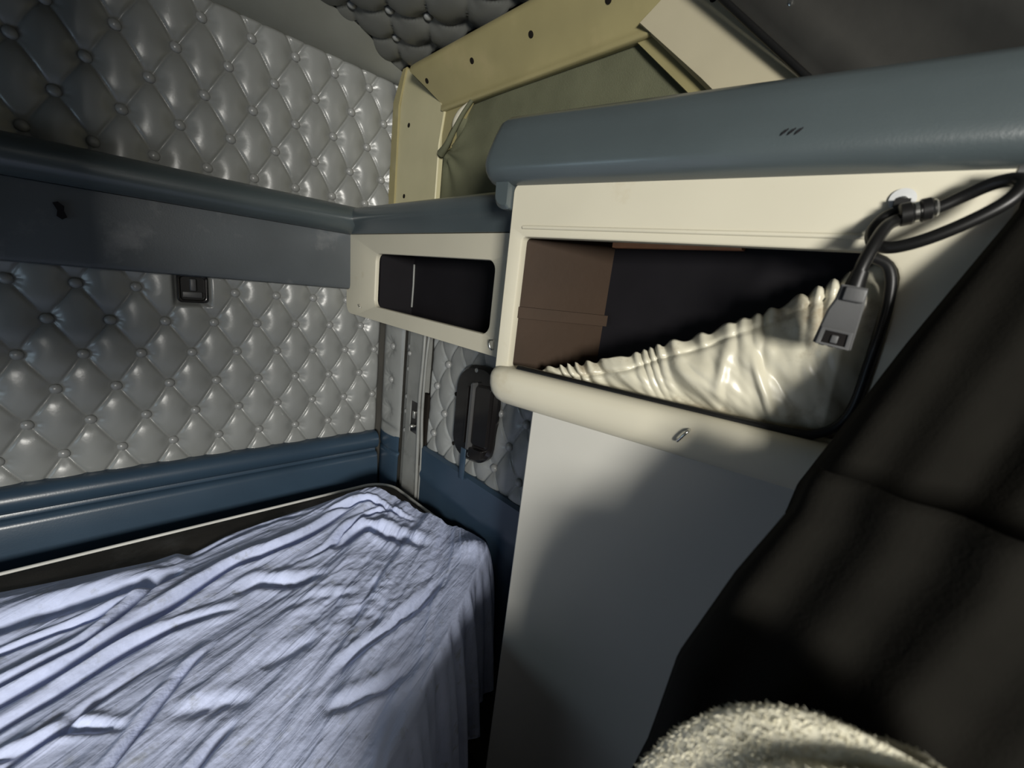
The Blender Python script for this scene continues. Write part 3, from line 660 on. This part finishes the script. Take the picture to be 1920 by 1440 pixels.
# ------------------------------------------------------------------ bunk
ZM = -0.70
corner = [(-1.36, 1.243)]
def arc(cx0, cy0, r, a0, a1, n=8): return [(cx0 + r * math.cos(math.radians(a0 + (a1 - a0) * k / n)), cy0 + r * math.sin(math.radians(a0 + (a1 - a0) * k / n))) for k in range(n + 1)]
mat_loop = [(-1.36, 0.41), (0.21, 0.40)] + arc(0.215, 0.455, 0.055, -85, -50, 3) + [(0.60, 0.66)] + arc(0.635, 0.745, 0.055, -50, 5, 5) + [(0.680, 0.95)] + arc(0.585, 1.158, 0.085, 8, 90, 8) + [(-0.4, 1.243), (-1.36, 1.243)]
t = root('mattress', (-0.35, 0.85, ZM - 0.17), 'taupe bunk mattress with off white piping under the rumpled sheet', 'mattress')
n = len(mat_loop)
def inset(loop, d):
    out = []
    for i, p in enumerate(loop):
        a, b = Vector(loop[i - 1]), Vector(loop[(i + 1) % len(loop)]); tn = (b - a).normalized(); out.append((p[0] - tn.y * d * 1.0, p[1] + tn.x * d))
    return out
rings = [(0.02, -0.17), (0.0, -0.155), (0.0, -0.018), (0.006, -0.006), (0.018, 0.0)]
vs = []; fs = []
for d, z in rings: vs += [(x, y, ZM + z) for x, y in inset(mat_loop, d)]
for i in range(len(rings) - 1):
    for k in range(n): fs.append((i * n + k, i * n + (k + 1) % n, (i + 1) * n + (k + 1) % n, (i + 1) * n + k))
fs.append(tuple(range(n))[::-1]); fs.append(tuple(range((len(rings) - 1) * n, len(rings) * n)))
sharp(outward(mk('pad', vs, fs, M['mattress'], t)), 50)
pl = [Vector((x, y, ZM - 0.004)) for x, y in inset(mat_loop, -0.001)]
tube('piping', pl[12:], 0.0050, M['piping'], t, 8)
t = root('bunk_base', (-0.35, 0.85, FL), 'dark bunk base box carrying the mattress', 'bunk')
plate('platform', inset(mat_loop, 0.03), FL, ZM - 0.175, lambda x, y, w: (x, y, w), M['dark'], t)
# the sheet
ML = np.array(inset(mat_loop, 0.004))
def sdf(px, py):
    d = np.full(px.shape, 1e9); inside = np.zeros(px.shape, bool); gx = np.zeros(px.shape); gy = np.zeros(px.shape)
    for i in range(len(ML)):
        a, b = ML[i - 1], ML[i]; e = b - a; L2 = max(e @ e, 1e-12)
        tt = np.clip(((px - a[0]) * e[0] + (py - a[1]) * e[1]) / L2, 0, 1); dx = px - a[0] - tt * e[0]; dy = py - a[1] - tt * e[1]; dd = np.hypot(dx, dy)
        m_ = dd < d; d = np.where(m_, dd, d); gx = np.where(m_, dx, gx); gy = np.where(m_, dy, gy)
        c = ((a[1] > py) != (b[1] > py)) & (px < (b[0] - a[0]) * (py - a[1]) / (b[1] - a[1] + 1e-12) + a[0]); inside ^= c
    return np.where(inside, -d, d), gx / (d + 1e-9), gy / (d + 1e-9)
bx_ = [-1.36, -0.6, -0.189, -0.087, 0.04, 0.080, 0.100, 0.176, 0.277, 0.391, 0.49, 0.568, 0.61, 0.645, 0.70]
by_ = [1.15, 1.17, 1.157, 1.139, 1.120, 1.127, 1.104, 1.141, 1.164, 1.177, 1.192, 1.178, 1.11, 0.98, 0.80]
nu, nv = 520, 300
P_ = np.linspace(0, 1, nu); P_ = -1.30 + 2.005 * (1 - (1 - P_) ** 1.5)
Q_ = np.linspace(0, 1, nv)
X, Q = np.meshgrid(P_, Q_, indexing='ij')
YBK = np.interp(X, bx_, by_); Y = YBK + (0.30 - YBK) * Q
D, GX, GY = sdf(X, Y)
HEM = 0.052
over = np.maximum(D - HEM, 0); X = X - GX * over; Y = Y - GY * over; D = np.minimum(D, HEM)
valleys = [  # polyline, width, depth
 ([(-0.60, 1.00), (-0.175, 1.019), (-0.09, 1.02), (0.029, 1.015), (0.08, 1.03)], 0.020, 0.030),
 ([(-0.60, 0.68), (-0.154, 0.824), (-0.068, 0.856), (0.034, 0.905), (0.162, 0.977), (0.3, 0.999), (0.442, 1.068), (0.52, 1.09)], 0.011, 0.026),
 ([(-0.60, 0.74), (-0.158, 0.862), (-0.058, 0.897), (0.02, 0.983), (0.079, 1.034)], 0.008, 0.020),
 ([(-0.60, 0.62), (-0.149, 0.774), (-0.078, 0.803), (-0.003, 0.839), (0.092, 0.851), (0.156, 0.845)], 0.009, 0.016),
 ([(0.15, 0.885), (0.193, 0.893), (0.257, 0.862), (0.326, 0.850)], 0.014, 0.014),
 ([(0.36, 0.93), (0.408, 0.95), (0.461, 0.963), (0.515, 0.899), (0.555, 0.80)], 0.016, 0.022),
 ([(0.02, 0.66), (0.049, 0.655), (0.099, 0.637), (0.125, 0.628)], 0.012, 0.005399999999999999),
 ([(-0.08, 0.57), (-0.031, 0.634), (0.001, 0.672), (0.059, 0.741), (0.100, 0.775)], 0.006, 0.012),
 ([(0.03, 0.54), (0.052, 0.568), (0.098, 0.601)], 0.006, 0.010),
 ([(-0.20, 0.72), (-0.125, 0.714), (-0.075, 0.714), (-0.018, 0.672)], 0.006, 0.010),
 ([(0.15, 0.670), (0.17, 0.678), (0.224, 0.683), (0.25, 0.68)], 0.014, 0.0048),
 ([(0.40, 1.08), (0.449, 1.09), (0.537, 1.07), (0.574, 0.946)], 0.007, 0.014),
 ([(0.10, 1.07), (0.169, 1.10), (0.246, 1.125), (0.40, 1.13)], 0.008, 0.014),
 ([(0.184, 0.786), (0.284, 0.785), (0.361, 0.75)], 0.011, 0.0042),
 ([(0.20, 0.57), (0.256, 0.601), (0.346, 0.62), (0.464, 0.658), (0.562, 0.70)], 0.009, 0.009),
 ([(0.20, 0.54), (0.227, 0.528), (0.31, 0.52), (0.386, 0.540)], 0.010, 0.007),
 ([(0.28, 0.92), (0.36, 0.945), (0.44, 1.00), (0.54, 1.02), (0.60, 0.93)], 0.006, 0.012),
 ([(-0.60, 0.88), (-0.18, 0.94), (-0.05, 0.955), (0.0, 0.985)], 0.006, 0.012),
 ([(-0.6, 0.56), (-0.16, 0.69), (-0.05, 0.75), (0.05, 0.80)], 0.006, 0.009),
]
H = 0.018 + 0.010 * fbm(X * 5, Y * 7, 91, 3)
for pl_, wd, dp in valleys:
    pts = [Vector((a, b, 0)) for a, b in pl_]; pts = catmull(pts, 5)
    best = np.full(X.shape, 1e9); sgn = np.zeros(X.shape); tpar = np.zeros(X.shape)
    for i in range(len(pts) - 1):
        ax_, ay_ = pts[i].x, pts[i].y; ex, ey = pts[i + 1].x - ax_, pts[i + 1].y - ay_; L2 = ex * ex + ey * ey + 1e-12
        tt = np.clip(((X - ax_) * ex + (Y - ay_) * ey) / L2, 0, 1); dx = X - ax_ - tt * ex; dy = Y - ay_ - tt * ey; dd = np.hypot(dx, dy)
        m_ = dd < best; best = np.where(m_, dd, best); sgn = np.where(m_, np.sign(ex * dy - ey * dx), sgn); tpar = np.where(m_, (i + tt) / (len(pts) - 1), tpar)
    fade = np.sin(np.pi * np.clip(tpar, 0, 1)) ** 0.8
    wv = wd * (0.85 + 0.3 * lattice_noise(X * 14, Y * 14, 3))
    prof_ = -np.exp(-(best / wv) ** 2) + 0.55 * np.exp(-((best - 2.0 * wv) / (1.1 * wv)) ** 2) * np.where(sgn > 0, 1.0, 0.6)
    H += dp * fade * prof_ * np.clip(1 - best / 0.2, 0, 1)
# long creases fanning from the far corner, and small crumples
ang = np.arctan2(1.30 - Y, 1.10 - X); rad = np.hypot(1.30 - Y, 1.10 - X)
wob = 0.05 * (fbm(X * 4, Y * 4, 5, 2) - .5)
fan = fbm((ang + wob) * 19, rad * 1.3, 11, 3) - 0.5
fine = np.abs(fbm((ang + wob) * 60, rad * 4, 23, 3) - 0.5)
crump = np.abs(fbm(X * 16 + 2 * fan, Y * 20, 41, 4) - 0.5)
msk = np.exp(-(((X - 0.36) / 0.13) ** 2 + ((Y - 0.72) / 0.12) ** 2)) + 0.7 * np.exp(-(((X - 0.30) / 0.14) ** 2 + ((Y - 1.12) / 0.05) ** 2)) + 0.6 * np.exp(-(((X - 0.5) / 0.1) ** 2 + ((Y - 0.95) / 0.12) ** 2))
H += 0.022 * fan + 0.007 * (0.12 - fine) + 0.020 * (0.12 - crump) * np.clip(msk, 0.10, 1)
# lift in the far corner where the cloth is bunched
H += 0.020 * np.exp(-(((X - 0.55) / 0.10) ** 2 + ((Y - 1.12) / 0.07) ** 2)) + 0.022 * np.exp(-(((X - 0.645) / 0.04) ** 2 + ((Y - 0.735) / 0.035) ** 2))
edge = np.clip((YBK - Y) / 0.045, 0, 1)
Hs = np.maximum(H, 0.002) * (0.15 + 0.85 * edge ** 0.7) + 0.003
# over the edge it hangs in vertical folds
dn = np.clip((D - 0.004) / (HEM - 0.004), 0, 1)
drop = 0.36 * dn ** 1.7
tang = (X * 0.78 + Y * 0.62)
swing = dn * 0.016 * (np.sin(tang * 62 + 2 * np.sin(tang * 17)) + 0.4 * np.sin(tang * 150))
Z = ZM + Hs * (1 - dn) - drop
X2 = X + GX * swing * (D > -0.012); Y2 = Y + GY * swing * (D > -0.012)
X2 = np.minimum(X2, 0.697)
o = mk('bed_sheet', np.stack([X2, Y2, Z], -1).reshape(-1, 3), gridfaces(nu, nv, flip=True), M['sheet'])
tag(o, 'rumpled pale lilac blue sheet spread over the bunk mattress', 'sheet')

# ------------------------------------------------------------------ curtain and fleece in the foreground, to the right
t = root('curtain', (0.46, -0.15, -0.9), 'dark charcoal curtain hanging in the right foreground in front of the cabinet end', 'curtain')
def cur_edge(z, k):
    zs = [-1.0, -0.62, -0.53, -0.40, -0.28, -0.19, -0.16, -0.01, 0.11, 0.30]
    xs_ = [0.41, 0.415, 0.415, 0.425, 0.445, 0.465, 0.468, 0.505, 0.560, 0.60]
    ys_ = [0.19, 0.165, 0.150, 0.142, 0.112, 0.082, 0.080, 0.036, -0.002, -0.06]
    return float(np.interp(z / k, zs, xs_)) * k, float(np.interp(z / k, zs, ys_)) * k
def cloth_panel(name, z0, z1, off, seed, flare, k):
    nu, nv = 90, 80; vs = []
    for i in range(nu):
        a = i / (nu - 1)
        for j in range(nv):
            z = z0 + (z1 - z0) * j / (nv - 1)
            ex, ey = cur_edge(z, k)
            dpt = a * 0.62
            wv = 0.010 * math.sin(dpt * 38 + 1.3 * math.sin(z * 5 + seed) + seed) * min(1, dpt * 10) + 0.006 * math.sin(dpt * 110 + z * 9 + seed)
            fl = flare * math.exp(-((z - z0) / 0.04) ** 2) + (0.10 * max(0.0, (z + 0.32)) if k < 0.9 else 0.0) * -1.0
            rollb = 0.03 * math.exp(-dpt / 0.018)
            x = ex - off - wv - fl + rollb + 0.10 * dpt
            vs.append((x, ey - dpt, z))
    o = mk(name, vs, gridfaces(nu, nv), M['curtain'], t)
    s = o.modifiers.new('thickness', 'SOLIDIFY'); s.thickness = 0.006
    return o
cloth_panel('upper_drop', -0.205, 0.152, 0.0, 0.6, 0.008, 1.07)
tube('curtain_rod', [(0.612, 0.005, 0.153), (0.655, -0.30, 0.153), (0.690, -0.66, 0.153)], 0.006, M['plug'], t)
cloth_panel('lower_drop', -0.95, -0.120, 0.0, 2.1, 0.0, 0.84)
# fleece bundle on a box seat
t = root('fleece_throw', (0.33, -0.02, -0.75), 'cream fleecy throw bunched in the bottom right foreground against the curtain', 'throw')
nu, nv = 120, 60; vs = []; nrm = []
def fleece_pt(a, b):
    th = a * 2 * math.pi; ph = b * math.pi / 2
    r = 1 + 0.10 * math.sin(3 * th + 1) + 0.05 * math.sin(7 * th + 4 * b)
    fold = 0.007 * (abs(math.sin(3.5 * (th + 0.6 * b))) ** 0.5 - 0.7) * math.cos(ph)
    x = (0.045 * r + fold * .6) * math.cos(ph) ** 0.7 * math.cos(th); y = (0.160 * r + fold) * math.cos(ph) ** 0.7 * math.sin(th)
    z = 0.268 * math.sin(ph) * (1 + 0.04 * math.sin(5 * th))
    return Vector((0.300 + x, -0.052 + y, -0.500 + z + (y * -0.06)))
for i in range(nu):
    for j in range(nv): vs.append(fleece_pt(i / nu, j / (nv - 1)))
body = outward(mk('fleece_body', vs, gridfaces(nu, nv, closed_u=True), M['fleece'], t))
tv, tf = [], []
rng = np.random.RandomState(5)
for k in range(26000):
    a, b = rng.rand(), rng.rand() ** 1.2
    p = fleece_pt(a, b); n_ = (fleece_pt(a + .004, b) - p).cross(fleece_pt(a, min(1, b + .01)) - p)
    if n_.length < 1e-9: continue
    n_.normalize()
    if n_.dot(p - Vector((0.300, -0.052, -0.500))) < 0: n_ = -n_
    d = (n_ + Vector(rng.randn(3) * 0.6)).normalized() * (0.002 + 0.0025 * rng.rand()); s = d.cross(Vector(rng.randn(3))).normalized() * 0.0006
    i0 = len(tv); tv += [p + s, p - s, p + d + Vector((0, 0, -0.002))]; tf.append((i0, i0 + 1, i0 + 2))
o = mk('fleece_pile', tv, tf, M['fleece'], t, smooth=False); o['kind'] = 'stuff'
t = root('low_seat', (0.34, -0.1, FL), 'dark low seat under the fleece throw, widened below view to shade the sheet', 'seat')
box('box', (0.0, -0.45, FL), (0.330, 0.10, -0.56), M['dark'], t, bev=0.03)  # unseen part of the seat, widened to shade the sheet's front corner
box('cushion', (0.01, -0.45, -0.562), (0.325, 0.11, -0.50), M['curtain'], t, bev=0.025, seg=4)
